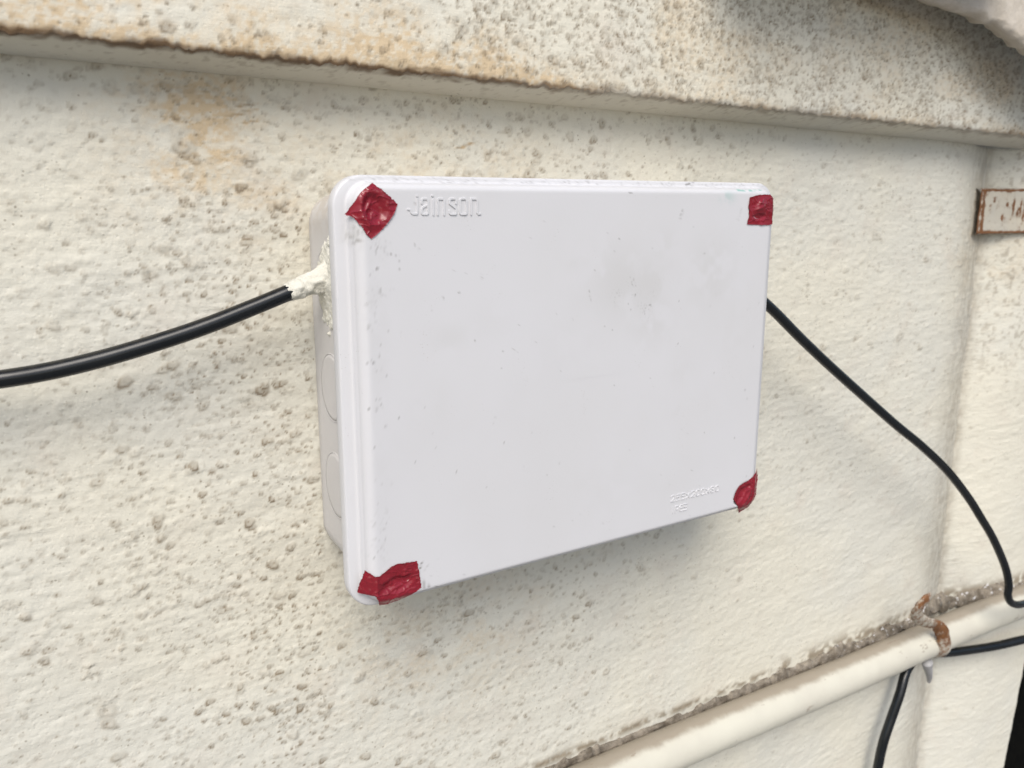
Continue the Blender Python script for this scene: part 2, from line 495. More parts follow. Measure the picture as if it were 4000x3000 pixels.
AF[..., 2] = np.maximum(AF[..., 2], sstep(3.2, .4, UU + 3.5 * (fbm(UX / 9, UU / 3, 150, 3) - .5)) * (.55 + .45 * sstep(60, -60, UX)))
AF[..., 1] += .5 * sstep(7, 1, UU) * sstep(60, -40, UX)
Hb[ns:] = HF; Ab[ns:] = AF
SX, ST = np.meshgrid(xs, t_s)
Hb[:ns] = .7 * (fbm(SX / 9, ST * 4, 160, 4) - .5) * ST
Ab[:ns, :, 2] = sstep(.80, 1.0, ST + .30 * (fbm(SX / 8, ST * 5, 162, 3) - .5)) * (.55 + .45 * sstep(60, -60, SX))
Ab[:ns, :, 0] = .45 * sstep(.60, .76, fbm(SX / 3, ST * 8, 164, 3)) * ST
Ab[ns:, :, 1] *= .4 + 1.1 * sstep(.3, .7, fbm(UX / 2.2, UU / 1.8, 166, 3))
Ab = np.clip(Ab, 0, 1)
bv = np.stack([BX, BY + nY * Hb, BZ + nZ * Hb], -1).reshape(-1, 3)
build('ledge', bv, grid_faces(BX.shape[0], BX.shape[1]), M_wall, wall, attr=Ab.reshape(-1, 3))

# black sheet standing in for the unlit dark beyond the end of the wall
def box_vf(x0, x1, y0, y1, z0, z1):
    V = [(x, y, z) for x in (x0, x1) for y in (y0, y1) for z in (z0, z1)]
    F = [(0, 1, 3, 2), (4, 6, 7, 5), (0, 4, 5, 1), (2, 3, 7, 6), (0, 2, 6, 4), (1, 5, 7, 3)]
    return V, F
v, f = box_vf(560, 1500, 245, 255, -1140, -40)
o = build('dark_void_sheet', v, f, M_dark, smooth=False)
tag(o, 'black sheet standing in for the unlit dark past the right end of the wall', 'dark gap')

# ------------------------------------------------------------------ plaster overhang, top right
oh = [(190, 40, 216), (220.5, 25, 210.6), (252, 22, 205.4), (276, 20, 204.8), (307.6, 18, 201.9), (340.6, 12, 195), (367.3, 8, 185.7), (397.5, 5, 176.3), (430, 2, 166), (480, 0, 158)]
P = catmull(oh, 14)
P[:, 2] += 1.6 * (fbm(P[:, 0] / 9, P[:, 0] * 0, 171, 3) - .5) * 2
sec = []
for a in np.linspace(-100, 95, 26):      # rounded nose of the overhang, then its top and underside
    sec.append((math.radians(a)))
V = []
for p in P:
    ring = []
    th = 9
    ring.append((p[1] + 15, p[2] + 22))
    ring.append((p[1] + 13, p[2] + 3))
    for a in np.linspace(-90, 0, 12):
        ra = math.radians(a)
        ring.append((p[1] + 4 - 5 * math.cos(ra), p[2] + 5 + 5 * math.sin(ra)))
    for q in np.linspace(4, 80, 22):
        ring.append((p[1] - 1 + .10 * q, p[2] + 5 + q))
    ring.append((63, p[2] + 92))
    for i, (y, z) in enumerate(ring):
        V.append((p[0], y, z))
V = np.array(V)
V[:, 2] -= -3 - 3.5 * (fbm(V[:, 0] / 7, V[:, 1] / 9, 174, 4) - .5)
V[:, 1] += 2.8 * (fbm(V[:, 0] / 12, V[:, 2] / 4, 173, 4) - .5)
nr = 2 + 12 + 22 + 1
F = grid_faces(len(P), nr)[:, ::-1].copy()
o = build('plaster_overhang', V, F, M_overhang)
tag(o, 'pinkish white rough plaster overhang jutting out above the wall, top right corner', 'overhang')
v, f = box_vf(95, 318, -12, 62, 226, 300)  # unseen block above the view, added to shadow the ledge band below
build('shade_slab', v, f, M_overhang, o, smooth=False)

# ------------------------------------------------------------------ junction box
jb = empty('junction_box', (0, 68, -93))
tag(jb, 'white plastic junction box screwed to the wall, red tape on its lid corners', 'junction box')

def rrect(hw, hh, r, ns_w=180, ns_h=134, nc=14):
    r = max(r, .02); out = []
    cx, cz = hw - r, hh - r
    def arc(ax, az, a0): return [(ax + r * math.cos(a0 + t * math.pi / 2 / nc), az + r * math.sin(a0 + t * math.pi / 2 / nc)) for t in range(nc)]
    out += arc(cx, cz, 0)
    out += [(cx - 2 * cx * t / ns_w, hh) for t in range(ns_w)]
    out += arc(-cx, cz, math.pi / 2)
    out += [(-hw, cz - 2 * cz * t / ns_h) for t in range(ns_h)]
    out += arc(-cx, -cz, math.pi)
    out += [(-cx + 2 * cx * t / ns_w, -hh) for t in range(ns_w)]
    out += arc(cx, -cz, 1.5 * math.pi)
    out += [(hw, -cz + 2 * cz * t / ns_h) for t in range(ns_h)]
    return np.array(out)

# lid: rings from the back rim over the flange and the raised face to its middle
rings = [(125.0, 91.0, 11, 14.0), (127.3, 93.2, 13, 13.6), (127.6, 93.5, 13, 12.5), (127.6, 93.5, 13, 8.0), (127.3, 93.2, 12.8, 7.3), (126.7, 92.6, 12.2, 7.0),
         (123.4, 92.0, 11.2, 7.0), (122.5, 91.4, 10.4, 6.9), (121.9, 90.9, 9.8, 6.5), (121.6, 90.6, 9.4, 5.6), (121.2, 90.4, 9.2, 4.4)]
fr = 4.2
for a in np.linspace(0, 90, 9):
    ra = math.radians(a)
    d = fr * (1 - math.cos(ra)); rings.append((121.0 - d * 1.1, 90.35 - d * .7, 9 - d * .5, fr - fr * math.sin(ra) ** 1.0))
hw, hh, rr = rings[-1][:3]
d = .7
while d < hh - .05:
    rings.append((hw - d, hh - d, max(rr - d, .3), 0.0)); d += .72
V = []
for (a, b, r, y) in rings:
    q = rrect(a, b, r); V.append(np.stack([q[:, 0], np.full(len(q), y), q[:, 1]], 1))
V = np.concatenate(V); npr = len(rrect(10, 8, 1))
x, z = V[:, 0], V[:, 2]
V[:, 1] += (V[:, 1] < .5) * .45 * (fbm(x / 60, z / 60, 201, 2) - .5)
PITS = [(-113.0, 80.2, 5.2, 6.2, 20, 2.4), (109.5, 80.2, 5.0, 5.0, 0, 1.4), (107.5, -81.5, 3.2, 5.6, -35, 2.2), (113, -77.5, 2.8, 2.2, 0, 2.2), (-108, -82, 8.4, 4.4, 8, 2.4)]
for (bx, bz, sx, sz, rot, amp) in PITS:      # screw recesses under the tape
    c_, s_ = math.cos(math.radians(rot)), math.sin(math.radians(rot))
    dx, dz = (x - bx) * c_ + (z - bz) * s_, -(x - bx) * s_ + (z - bz) * c_
    V[:, 1] += amp * sstep(1.3, .8, np.sqrt((dx / sx) ** 2 + (dz / sz) ** 2))
LA = np.zeros((len(V), 3))
def seg(x0, z0, x1, z1, w, val, ch=0, broken=True):
    dx, dz = x1 - x0, z1 - z0; L2 = dx * dx + dz * dz + 1e-6
    t = np.clip(((x - x0) * dx + (z - z0) * dz) / L2, 0, 1)
    q = np.hypot(x - x0 - t * dx, z - z0 - t * dz)
    m = val * sstep(w * 1.5, w * .3, q)
    if broken: m = m * sstep(.35, .6, vnoise(x / 1.1 + 9, z / 1.1, 7))
    LA[:, ch] = np.maximum(LA[:, ch], m)
def smudge(x0, z0, sx, sz, val, seed=0, ch=1, thr=.35, fs=6):
    q = np.hypot((x - x0) / sx, (z - z0) / sz)
    LA[:, ch] = np.maximum(LA[:, ch], val * np.exp(-q * q) * sstep(thr, thr + .3, fbm(x / fs, z / fs, 300 + seed, 3)))
for i, (a, b, sx, sz, vv) in enumerate([(-12.9, 58.5, 9, 6, .25), (14, 46, 17, 19, .50), (32, 42, 18, 15, .50), (35, 26, 14, 13, .45), (75, 48, 18, 18, .45), (80, 37, 4.5, 5, .5), (27, 25, 10, 10, .28),
        (63, -24, 11, 6, .25), (-92, -2, 8, 10, .14), (55, -3, 10, 8, .15), (-80, 26, 10, 6, .32), (-62, 30, 14, 8, .14), (47, 15, 3.5, 3, .45), (40, 62, 12, 9, .28), (95, 20, 12, 30, .14), (-113, 20, 7, 60, .22), (0, -60, 40, 14, .10), (-20, 10, 30, 20, .1)]):
    smudge(a, b, sx, sz, vv, i, 1, .25 if vv > .3 else .35, 9)
smudge(-120.5, 70, 2.2, 3.4, .9, 40, 0, .50, .8); smudge(-120.5, 70.5, 2.8, 4, 1.0, 41, 1, .2, 2)
smudge(-112, 65, 5, 3, .8, 42, 0, .60, .8)
for i, (a, b, s_) in enumerate([(-115.5, 54, 1.6), (-116, 46, 2.0), (-113.5, 45, 3.0), (-110, 47.5, 2.0), (-116, 36, 2.2), (-114.5, 12.5, 1.5), (-114, 16, 1.6), (-113.5, 20, 1.5), (-110, 67, 2), (-104, 61, 1.2), (-107, 49, 1.3),
        (-115, -58, 3.2), (-116, -66, 3.5), (-115, -50, 3), (-114, 0, 2.5), (33, 33, 2.4), (31, 29, 3.2), (35, 37, 1.8), (28, 31, 2.4), (24, 39, 2.4), (12, 38, 3.), (105, 26, 1.2), (-40, -40, 1.2), (60, -35, 1.0)]):
    smudge(a, b, s_, s_ * 1.1, .65, 60 + i, 0, .58, .8)
for s_ in [(-82.9, 43.5, -82.7, 42.2, .35, .5), (53.0, 79.0, 51.4, 75.2, .6, .45), (-103, 60.5, -102.6, 55, .3, .4), (-95.5, -74.5, -97.3, -80.0, .4, .95), (-97.3, -80, -100, -84, .35, .7),
        (-91, -75, -96, -80, .3, .6), (-85.5, -74.8, -91, -75, .25, .5), (-91.2, -79, -92.2, -87, .35, .6), (-94.5, -83, -95.6, -92, .4, .5), (-103, -66, -101, -71, .25, .35), (-94.3, -86.8, -84, -90.2, .5, .6), (-100.5, 79.3, -97.9, 79.6, .25, .6), (-97.9, 79.6, -97.6, 79.9, .4, .9),
        (20, 47, 22, 43, .3, .35), (22, 46, 24, 42, .3, .3), (-64, 53, -63.5, 50, .3, .3), (10, 60, 10.3, 57, .3, .35), (-5, 42, -3.6, 37, .35, .45), (-48, 18, -45, 16, .25, .3), (95, 80, 93, 74, .6, .15), (-113, 88.5, -110.5, 86.3, .35, .9), (-110.5, 86.3, -110, 89, .3, .7), (-112.5, 84.5, -108, 83.5, .3, .5),
        (-111, 65, -107, 61.5, .25, .6), (-107, 61.5, -104.5, 64, .25, .6), (61, 91.8, 66, 93.0, .45, .8), (86, 92.4, 88, 92.8, .35, .6), (18, 87.3, 20, 87.6, .3, .7), (100, -90, 106, -88, .8, .5), (-84, -90.5, -60, -90.6, .3, .25)]:
    seg(*s_)
for k in range(90):
    a, b = R.uniform(-118, 118), R.uniform(-88, 88)
    seg(a, b, a + R.uniform(-.4, .4), b + R.uniform(-.6, .6), R.uniform(.22, .40), R.uniform(.15, .55), 0, False)
for k in range(45):
    a, b = -118.5 + abs(R.gauss(0, 6)), R.uniform(-85, 70)
    seg(a, b, a + R.uniform(-.9, .9), b + R.uniform(-1.2, .6), R.uniform(.2, .42), R.uniform(.2, .7), 0, True)
for k in range(260):      # dust on the upper flange
    a = R.uniform(-124, 120); b = R.uniform(90.8, 93)
    seg(a, b, a + R.uniform(-.8, .8), b, R.uniform(.2, .4), R.uniform(.1, .4), 0, False)
for (a, b) in ((92, 97), (99, 103), (105, 111)): seg(a, 89.4, b, 89.2, .55, .8, 2)
smudge(84, 86, 5, 3, .3, 99, 2, .3, 3)
lf = grid_faces(len(rings), npr, True)[:, ::-1].tolist()
last = (len(rings) - 1) * npr
lf.append(tuple(range(last, last + npr))[::-1])
lid = build('lid', V, lf, M_lid, jb, attr=LA)

# raised writing on the lid
def strokes(name, lines, w, h, parent, mat):
    V = []; F = []
    for L in lines:
        L = [np.array(p, float) for p in L]
        # densify with small overlaps so that the strokes read as one raised ridge
        for a, b in zip(L[:-1], L[1:]):
            dvec = b - a; l = np.linalg.norm(dvec)
            if l < 1e-6: continue
            t = dvec / l; n = np.array([-t[1], t[0]])
            base = len(V); k = 10
            capA = [a + w / 2 * (n * math.cos(q) - t * math.sin(q)) for q in np.linspace(0, math.pi, k)]
            capB = [b + w / 2 * (-n * math.cos(q) + t * math.sin(q)) for q in np.linspace(0, math.pi, k)]
            ring = capA + capB
            m = len(ring); c = (a + b) / 2
            jit = .004 * (len(F) % 17) / 17
            for (sc, yy) in ((1.0, .25), (1.0, -h * .55), (.82, -h - jit)):
                for p in ring:
                    if sc < 1:
                        tt = np.clip((p - a) @ t, 0, l); foot = a + t * tt
                        p = foot + (p - foot) * sc
                    V.append((p[0], yy, p[1]))
            for r_ in range(2):
                for i in range(m):
                    j = (i + 1) % m
                    F.append((base + r_ * m + i, base + r_ * m + j, base + (r_ + 1) * m + j, base + (r_ + 1) * m + i))
            F.append(tuple(base + 2 * m + i for i in range(m)))
    # make faces point outward (-Y on top)
    F = [tuple(reversed(q)) for q in F]
    return build(name, V, F, mat, parent, smooth=False)

J = [[(-93.93, 83.97), (-94.06, 78.64), (-94.47, 78.06), (-96.24, 78.07), (-96.86, 78.54), (-97.03, 79.69), (-98.37, 79.93)], [(-94.21, 85.24), (-93.95, 85.24)], [(-92.06, 82.24), (-92.02, 83.63), (-91.49, 84.14), (-89.72, 84.15), (-89.2, 83.64), (-89.32, 78.27), (-89.86, 77.92), (-91.71, 77.93), (-92.15, 78.29), (-92.11, 79.92), (-91.65, 80.61), (-89.51, 81.66)], [(-86.72, 83.77), (-86.85, 77.67)], [(-87.22, 85.4), (-86.95, 85.4)], [(-84.78, 77.66), (-84.65, 84.13), (-82.36, 84.14), (-81.7, 83.55), (-81.8, 77.65)], [(-76.05, 82.27), (-76.03, 83.69), (-76.49, 84.21), (-78.55, 84.2), (-79.11, 83.68), (-79.13, 82.26), (-76.0, 80.12), (-76.03, 78.21), (-76.45, 77.86), (-78.66, 77.87), (-79.14, 78.23), (-79.13, 79.3)], [(-74.15, 83.7), (-73.59, 84.22), (-71.5, 84.23), (-70.95, 83.71), (-71.02, 78.19), (-71.58, 77.83), (-73.68, 77.84), (-74.23, 78.21), (-74.15, 83.7)], [(-68.91, 77.7), (-68.84, 84.2), (-66.58, 84.21), (-65.79, 83.61), (-65.84, 78.41), (-65.36, 77.85), (-64.35, 77.97)]]
strokes('raised_lettering', J, .85, .46, lid, M_body_l := mat_plain('white_abs_plastic_raised', (.598, .602, .622), (.588, .592, .61), .42, 14, 0))
GL = {'2': [[(0, .8), (.2, 1), (.8, 1), (1, .8), (1, .6), (0, 0), (1, 0)]], '5': [[(1, 1), (0, 1), (0, .55), (.8, .55), (1, .4), (1, .15), (.8, 0), (0, 0)]],
      'X': [[(0, 0), (1, .8)], [(0, .8), (1, 0)]], '0': [[(.2, 0), (0, .2), (0, .8), (.2, 1), (.8, 1), (1, .8), (1, .2), (.8, 0), (.2, 0)]],
      '8': [[(.2, .5), (0, .75), (.2, 1), (.8, 1), (1, .75), (.8, .5), (.2, .5), (0, .25), (.2, 0), (.8, 0), (1, .25), (.8, .5)]],
      'I': [[(.5, 0), (.5, 1)]], 'P': [[(0, 0), (0, 1), (.8, 1), (1, .85), (1, .6), (.8, .45), (0, .45)]], '6': [[(.9, 1), (.3, 1), (0, .7), (0, .2), (.2, 0), (.8, 0), (1, .2), (1, .4), (.8, .55), (0, .55)]]}
def word(txt, x0, z0, w, h, pitch, slope):
    out = []
    for i, c in enumerate(txt):
        xx = x0 + i * pitch
        for L in GL[c]: out.append([(xx + px * w, z0 + pz * h + slope * (xx - x0)) for px, pz in L])
    return out
strokes('raised_size_marking', word('255X200X80', 53.5, -75.2, 2.35, 3.3, 3.72, -.012) + word('IP65', 53.8, -82.0, 2.35, 3.5, 3.1, 0), 0.5, .40, lid, M_body_l)

# body behind the lid
brings = [(119.6, 88.5, 10.5, 12.0), (119.6, 88.5, 10.5, 13.2), (119.4, 88.3, 11, 15), (119.0, 87.8, 13, 30), (118.2, 87.0, 14, 60), (117.8, 86.6, 14, 65.5), (116.8, 85.6, 13, 67.2), (110, 80, 10, 68.0)]
V = []
for (a, b, r, y) in brings:
    q = rrect(a, b, r, 40, 30, 14); V.append(np.stack([q[:, 0], np.full(len(q), y), q[:, 1]], 1))
V = np.concatenate(V); npr2 = len(rrect(10, 8, 1, 40, 30, 14))
body = build('body', V, grid_faces(len(brings), npr2, True), M_body, jb)
# knock-out discs on the left side (shallow ring step) - four pieces, the topmost is filled with putty
def side_x(y): return -(119.4 - (y - 15) * .0267)
def knockout(zc_, yc_=41.2, r=15.6):
    V = []; n = 72; prof = [(r + .5, -.25), (r + .28, .22), (r + .0, .40), (r - .1, .05), (r - .45, .05), (r - .6, .42), (r - 2.2, .50), (.1, .50)]
    for (q, hgt) in prof:
        for k in range(n):
            a = 2 * math.pi * k / n; yy = yc_ + q * math.cos(a); V.append((side_x(yy) - hgt, yy, zc_ + q * math.sin(a)))
    return build('knockout', V, grid_faces(len(prof), n, True), M_body, body)
for zc_ in (47.3, .1, -46.6): knockout(zc_)
# same discs on the hidden right side are mirrored by the hole the cable leaves through
V, F = tube([(117, 33, 40), (121.5, 33, 39)], [7.5, 7.2], 28)
build('cable_gland', V, F, M_body, body)

# putty smeared over the top knock-out and round the cable
ny, nz = 70, 120
py, pz = np.meshgrid(np.linspace(24, 60, ny), np.linspace(22, 72, nz))
q = np.sqrt(((py - 40.5 + (pz - 47) * .02) / (11.5 + 1.5 * (pz < 50))) ** 2 + ((pz - 47) / 20.5) ** 2)
nn = fbm(py / 3.2, pz / 4.2, 501, 4)
body_h = sstep(1.12, .82, q + .75 * (nn - .5))
cab = np.exp(-(((py - 41.5) / 6.0) ** 2 + ((pz - 47) / 6.5) ** 2))
hgt = -0.8 + body_h * (1.9 + 1.1 * (fbm(py / 5, pz / 6, 503, 3) - .5) * 2 + .35 * (fbm(py / 1.3, pz / 1.8, 505, 2) - .5) * 2) + 4.0 * cab
V = np.stack([-(119.4 - (py - 15) * .0267) - hgt, py, pz], -1).reshape(-1, 3)
keep = grid_faces(nz, ny)
bh = body_h.ravel(); keep = keep[(bh[keep].max(axis=1) > .02)]
seal = build('sealing_putty', V, keep[:, ::-1].copy(), M_seal, jb)
sp = catmull([(-118, 41, 50), (-122, 41, 49), (-126.5, 41, 47.8), (-131, 41, 46.4), (-135, 41.2, 45.0), (-137.2, 41.2, 44.3)], 8)
rad = np.interp(np.arange(len(sp)), [0, 8, 16, 24, 32, 40], [7.6, 5.8, 4.8, 4.5, 4.2, 3.45])
V, F = tube(catmull(sp, 3), np.interp(np.linspace(0, 1, len(catmull(sp, 3))), np.linspace(0, 1, len(sp)), rad), 48, .95, 7)
build('putty_sleeve', V, F, M_seal, jb)

# ------------------------------------------------------------------ red tape patches
def sdr(x, z, hw=120.8, hh=90.3, r=8):
    a = np.abs(x) - hw + r; b = np.abs(z) - hh + r
    return np.hypot(np.maximum(a, 0), np.maximum(b, 0)) + np.minimum(np.maximum(a, b), 0) - r
def tape_patch(E, bumps, label, seed, sag=7.0):
    n = 84
    e = [catmull([(p[0], p[1]) for p in L], 28) for L in E]
    rs = lambda c: np.stack([np.interp(np.linspace(0, 1, n), np.linspace(0, 1, len(c)), c[:, k]) for k in (0, 1)], 1)
    top, rgt, bot, lft = rs(e[0]), rs(e[1]), rs(e[2][::-1]), rs(e[3][::-1])
    # top: 0->1, right: 1->2, bottom: 3->2, left: 0->3
    u = np.linspace(0, 1, n)[None, :, None]; v = np.linspace(0, 1, n)[:, None, None]
    P = (1 - v) * top[None] + v * bot[None] + (1 - u) * lft[:, None] + u * rgt[:, None] \
        - ((1 - u) * (1 - v) * top[0] + u * (1 - v) * top[-1] + (1 - u) * v * bot[0] + u * v * bot[-1])
    x, z = P[..., 0].copy(), P[..., 1].copy()
    # slightly serrated torn edges
    uu, vv = u[..., 0] + 0 * v[..., 0], v[..., 0] + 0 * u[..., 0]
    ed = np.minimum(np.minimum(uu, 1 - uu), np.minimum(vv, 1 - vv))
    j = .5 * (vnoise(x * 1.7, z * 1.7, seed) - .5) * np.exp(-ed / .02)
    x += j; z += .8 * j
    # the tape follows the screw recess and the rounded lid edge
    t = np.clip((sdr(x, z) + 3) / 9, 0, 1)
    y = sag * t * t * (3 - 2 * t) - .35
    for (bx, bz, sx, sz, rot, amp, kind) in bumps:
        c, s = math.cos(math.radians(rot)), math.sin(math.radians(rot))
        dx, dz = (x - bx) * c + (z - bz) * s, -(x - bx) * s + (z - bz) * c
        q = np.sqrt((dx / sx) ** 2 + (dz / sz) ** 2)
        if kind == 'pit': y += amp * sstep(1.25, .55, q)
        elif kind == 'knob': y -= .8 * amp * np.exp(-q ** 2)
        elif kind == 'ring': y -= amp * np.exp(-((q - 1) / .22) ** 2)
    y -= .22 * (fbm(x / 3.4 + 50, z / 3.4 + 50, seed + 3, 2) - .5) * 2
    rid = 1 - np.abs(fbm(x / 4.5 + 20 + z / 9, z / 3.0 + 30, seed + 7, 2) - .5) * 9
    y -= .30 * np.clip(rid, 0, 1) ** 2
    y -= .25 * np.exp(-ed / .03) * vnoise(x / 2.5, z / 2.5, seed + 5)      # edges lift a little
    front = np.stack([x, y, z], -1).reshape(-1, 3)
    back = front.copy(); back[:, 1] += .16
    ff = grid_faces(n, n)
    N = n * n
    border = list(range(0, n)) + [i * n + n - 1 for i in range(1, n)] + [(n - 1) * n + i for i in range(n - 2, -1, -1)] + [i * n for i in range(n - 2, 0, -1)]
    bd = np.array(border); b2 = np.roll(bd, -1)
    side = np.stack([bd, bd + N, b2 + N, b2], 1)
    F = np.vstack([ff[:, ::-1], ff + N, side])
    # orientation: outward normal of the front must be -Y
    a, b, c = front[ff[n * 30 + 30][0]], front[ff[n * 30 + 30][1]], front[ff[n * 30 + 30][2]]
    if np.cross(b - a, c - a)[1] < 0: F = F[:, ::-1].copy()
    o = build('tape_patch', np.vstack([front, back]), np.ascontiguousarray(F), M_tape)
    tag(o, label, 'tape', 'red tape patches over the lid screws')
    return o
tape_patch([[(-123.6, 78.0), (-121.4, 81.7), (-118.1, 86.6), (-112.7, 90.4)], [(-112.7, 90.4), (-109.7, 87.5), (-106.0, 84.7), (-103.0, 81.9)], [(-103.0, 81.9), (-105.1, 77.7), (-110.3, 71.7), (-115.0, 68.2)], [(-115.0, 68.2), (-117.4, 71.3), (-120.8, 76.3), (-123.6, 78.0)]],
           [(-113.0, 80.2, 4.6, 5.6, 20, 1.5, 'pit'), (-113.4, 77.0, 1.5, 2.6, 100, 1.0, 'knob'), (-115.3, 81.2, .9, 3.4, -28, .9, 'knob'), (-116, 74, .8, 2.6, 35, .7, 'knob'), (-112.6, 80, 6.0, 7.0, 20, .30, 'ring'), (-107.5, 84.4, .5, 1.6, 60, .4, 'knob')],
           'red tape square set as a diamond on the upper left lid corner beside raised lettering', 601)
tape_patch([[(100.1, 85.6), (106.2, 86.9), (111.1, 87.2), (116.0, 87.2)], [(116.0, 87.2), (120.2, 84.8), (124.8, 79.5), (125.0, 71.9)], [(125.0, 71.9), (113.6, 71.2), (106.6, 71.4), (99.3, 71.7)], [(99.3, 71.7), (100.5, 76.5), (99.7, 80.5), (100.1, 85.6)]],
           [(109.5, 80.6, 4.2, 3.2, 35, 1.5, 'knob'), (106.5, 79.8, 1.0, 2.6, -70, 1.0, 'knob'), (108.0, 83.0, .9, 3.0, -50, .9, 'knob'), (108.5, 75.6, 5, 1.6, 0, .7, 'pit')],
           'upright red tape rectangle wrapped round the upper right lid corner, with a small knob', 611)
tape_patch([[(101.3, -82.9), (104.4, -76.9), (109.2, -74.4), (115.2, -74.4)], [(115.2, -74.4), (117.2, -71.4), (122.2, -68.4), (126.4, -74.2)], [(126.4, -74.2), (125.6, -82.3), (124.2, -88.2), (111.5, -94.5)], [(111.5, -94.5), (107.2, -90.2), (103.8, -85.7), (101.3, -82.9)]],
           [(112.5, -84.5, 1.5, 5.0, -38, 1.1, 'knob'), (107.5, -81.5, 2.6, 5.0, -35, .9, 'pit'), (113.0, -77.5, 2.2, 1.6, 0, .9, 'pit'), (113.6, -79.6, 1.4, .8, 20, .6, 'knob')],
           'small crumpled red tape with a pointed tip at the lower right lid corner', 621, 5.0)
tape_patch([[(-121.8, -73.2), (-116.6, -76.3), (-109.2, -72.8), (-98.3, -73.4)], [(-98.3, -73.4), (-97.7, -77.7), (-97.0, -82.2), (-96.4, -86.5)], [(-96.4, -86.5), (-101.8, -89.4), (-108.5, -91.8), (-115.4, -92.0)], [(-115.4, -92.0), (-119.0, -84.6), (-124.2, -83.8), (-121.8, -73.2)]],
           [(-108.0, -82.0, 7.5, 3.6, 8, 1.3, 'pit'), (-109.0, -84.0, 4.6, 1.1, 12, 1.2, 'knob'), (-103.8, -78.6, 2.4, .9, 8, .9, 'knob'), (-104.2, -76.2, 1.0, .6, 0, .5, 'knob'), (-117.5, -82, .8, 5.5, 0, .7, 'knob'), (-112, -80.5, 1.2, 4, 60, .5, 'knob')],
           'long wrinkled red tape strip wrapped over the lower left lid corner', 631)

# ------------------------------------------------------------------ cables
def cable(path, r, label, n=14, wob=.0):
    V, F = tube(catmull(path, n), r, 28)
    o = build('black_cable', V, F, M_cable)
    tag(o, label, 'cable', 'black cables on the wall')
    return o
cable([(-128, 41, 47.3), (-136.3, 41.0, 44.6), (-150.7, 42.0, 39.4), (-172.0, 43.0, 32.2), (-192.2, 44.0, 26.6), (-211.3, 45.0, 22.1), (-229.5, 46.0, 18.9), (-246.6, 47.0, 17.2), (-262.9, 50.0, 16.2), (-330, 56, 16)], 3.55,
      'thick black cable running left from the putty on the box side')
cable([(119, 33, 40), (134, 33, 36), (160.4, 32.0, 19.5), (188.0, 31.0, -0.7), (218.3, 30.0, -21.8), (253.9, 28.0, -46.0), (292.7, 26.0, -71.9), (325.7, 25.0, -92.4), (361.8, 24.0, -117.4), (395.4, 24.0, -145.0), (416.6, 23.0, -166.2), (439.0, 22.0, -189.7), (461.7, 21.0, -218.8), (470.1, 20.0, -237.0), (471.5, 20.0, -248.1), (478.0, 20.0, -256.3), (489.4, 20.0, -261.8), (504.2, 21.0, -265.2), (560.0, 25.0, -276.0), (640, 30, -285)], 3.2,
      'black cable sagging from the box to a sharp bend above the clipped pipe')
cable([(700, 20, -330), (608.8, 30.0, -327.7), (556.3, 40.0, -324.6), (521.3, 50.0, -326.1), (465.8, 58.0, -319.2), (432.3, 60.0, -311.5), (408, 58.0, -308.1), (390, 55.0, -311.9), (378.6, 52.0, -328.8), (369.4, 52.0, -350.1), (361.7, 52.0, -369.5), (357.5, 52.0, -393.3), (355.4, 53.0, -431.2), (354, 56, -520)], 4.0,
      'black cable passing behind the clipped pipe and hanging down below it')

# ------------------------------------------------------------------ pipe, clip, mortar, plate
px = np.linspace(-340, 720, 260)
path = np.stack([px, 54 - 3.0 * sstep(450, 600, px) + .5 * np.sin(px / 60), -281.5 - px * .020 + .6 * np.sin(px / 85)], 1)
V, F = tube(path, 14.2, 36, .35, 9)
Vp = np.array(V); cz = np.repeat(path[:, 2], 36); cy = np.repeat(path[:, 1], 36)
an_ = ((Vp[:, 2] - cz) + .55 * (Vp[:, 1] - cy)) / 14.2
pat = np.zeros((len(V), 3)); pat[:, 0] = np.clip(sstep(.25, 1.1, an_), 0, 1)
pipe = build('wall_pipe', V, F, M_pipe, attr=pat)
tag(pipe, 'cream painted pipe running along the wall below the box', 'pipe')
V, F = tube(catmull([(402.6, 45.0, -303), (405, 45.5, -308), (408.0, 46, -313.0), (414.0, 48, -322.0), (418, 50, -329)], 6), np.interp(np.arange(25), [0, 6, 14, 24], [4.6, 4.0, 3.0, 1.6]), 14, .4, 3)
build('paint_drip', V, F, M_drip, pipe)

cp = catmull([(365, 31, -230), (360, 26.5, -224.0), (353.5, 26, -224.5), (352.0, 29, -232.0), (358.5, 33, -241.5), (370.3, 35.5, -250.2), (386.5, 37.5, -258.4), (398.3, 38.0, -263.6), (407.1, 38.0, -272.5), (412.6, 38.4, -283.1), (418, 41, -296), (421, 50, -304)], 8)
rad = np.interp(np.arange(len(cp)), [0, 6, 30, 56, 72, len(cp)], [2.4, 3.6, 3.9, 3.8, 4.6, 4.8])
V, F = tube(cp, rad, 16, .9, 13, flat=(1.35, .6))
at = np.zeros((len(V), 3)); kk = np.arange(len(V)) // 16
at[:, 0] = .32 + .5 * np.exp(-((kk - 60) / 10.) ** 2) + .3 * np.exp(-((kk - 16) / 9.) ** 2)
o = build('pipe_clip', V, F, M_clip, attr=at)
tag(o, 'rusty bent metal clip with a curled hook end, holding the cream pipe', 'clip')

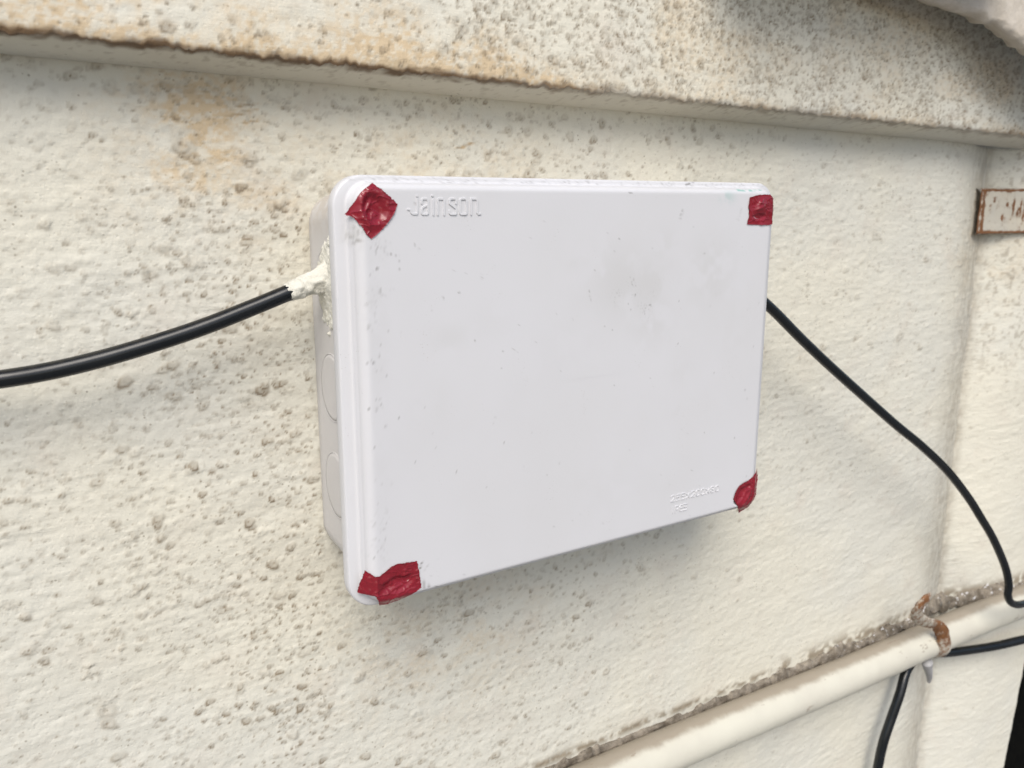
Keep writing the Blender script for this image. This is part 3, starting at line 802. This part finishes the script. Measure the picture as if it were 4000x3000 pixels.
# crumbly mortar ridge between pipe and wall
nx_, nr_ = 620, 22
mx = np.linspace(-100, 700, nx_)
MX, MT = np.meshgrid(mx, np.linspace(0, 1, nr_), indexing='ij')
wy = wall_y(mx, mx * 0 - 262)[:, None]
amp = .05 + 1.0 * sstep(180, 420, mx)[:, None] * sstep(.25, .7, fbm(mx / 22, mx * 0 + 4, 700, 3))[:, None] + .5 * sstep(.5, .7, fbm(mx / 9, mx * 0 + 8, 703, 2))[:, None]
ang = math.pi * (.02 + .78 * MT)
rr_ = (3.3 + 3.6 * amp) * (.84 + (.08 + .30 * sstep(200, 400, MX)) * fbm(MX / 4.7, MT * 3, 707, 4) + .9 * (fbm(MX / 21, MT * 2, 708, 3) - .5))
MY = wy + 1.0 - rr_ * np.sin(ang) * .9
MZ = -272.0 - MX * .020 + rr_ * np.cos(ang) * 1.35 + (.4 + 1.6 * sstep(200, 420, MX)) * (fbm(MX / 3.5, MT * 5, 711, 3) - .5)
V = np.stack([MX, MY, MZ], -1).reshape(-1, 3)
o = build('mortar_seam', V, grid_faces(nx_, nr_), M_mortar)
tag(o, 'crumbly grey brown mortar and grit caught between the cream pipe and the wall', 'mortar')

# rusty plate on the right
plate = empty('metal_plate', (505, 62, 60))
tag(plate, 'pale grey painted metal plate with rusty edges fixed to the wall at the right', 'metal plate')
n1, n2 = 120, 50
PX, PZ = np.meshgrid(np.linspace(447.0, 580, n1), np.linspace(59.0, 94.6, n2))
PY = 71.0 - 11.0 * sstep(436, 560, PX) - .9 * fbm(PX / 12, PZ / 9, 731, 3)
ed = np.minimum(PX - 447.0, np.minimum(PZ - 59.0, 94.6 - PZ))
at = np.zeros((PX.size, 3))
at[:, 0] = np.clip(1.3 * np.exp(-(ed.ravel() / 1.6) ** 2) + .9 * np.exp(-((PX.ravel() - 452.5 + (PZ.ravel() - 77) * .06) / 2.2) ** 2)
    + .85 * sum(np.exp(-(((PX.ravel() - a) / 1.5) ** 2 + ((PZ.ravel() - b) / l) ** 2)) for a, b, l in ((491, 82, 6), (500, 80, 7), (505, 76, 8), (497, 74, 5), (466, 86, 2.5), (478, 72, 3), (514, 79, 9), (483, 83, 2))), 0, 1.4)
PX2 = PX + .5 * (fbm(PZ / 3, PX / 9, 733, 2) - .5) * (PX < 448)
V = np.stack([PX2, PY, PZ], -1).reshape(-1, 3)
sheet = build('sheet', V, grid_faces(n2, n1), M_plate, plate, attr=at)
FX, FT = np.meshgrid(np.linspace(447.2, 580, 60), np.linspace(0, 1, 6))
for nm, z0, dz in (('lower_edge', 59.0, -1.2), ('upper_edge', 94.6, .8)):
    V = np.stack([FX, 70.6 - 11.0 * sstep(436, 560, FX) + 5 * FT, z0 + dz * FT ** .3 + .3 * fbm(FX / 2, FT, 741, 3)], -1).reshape(-1, 3)
    build(nm, V, grid_faces(6, 60), M_clip, plate, attr=np.full((FX.size, 3), .5))
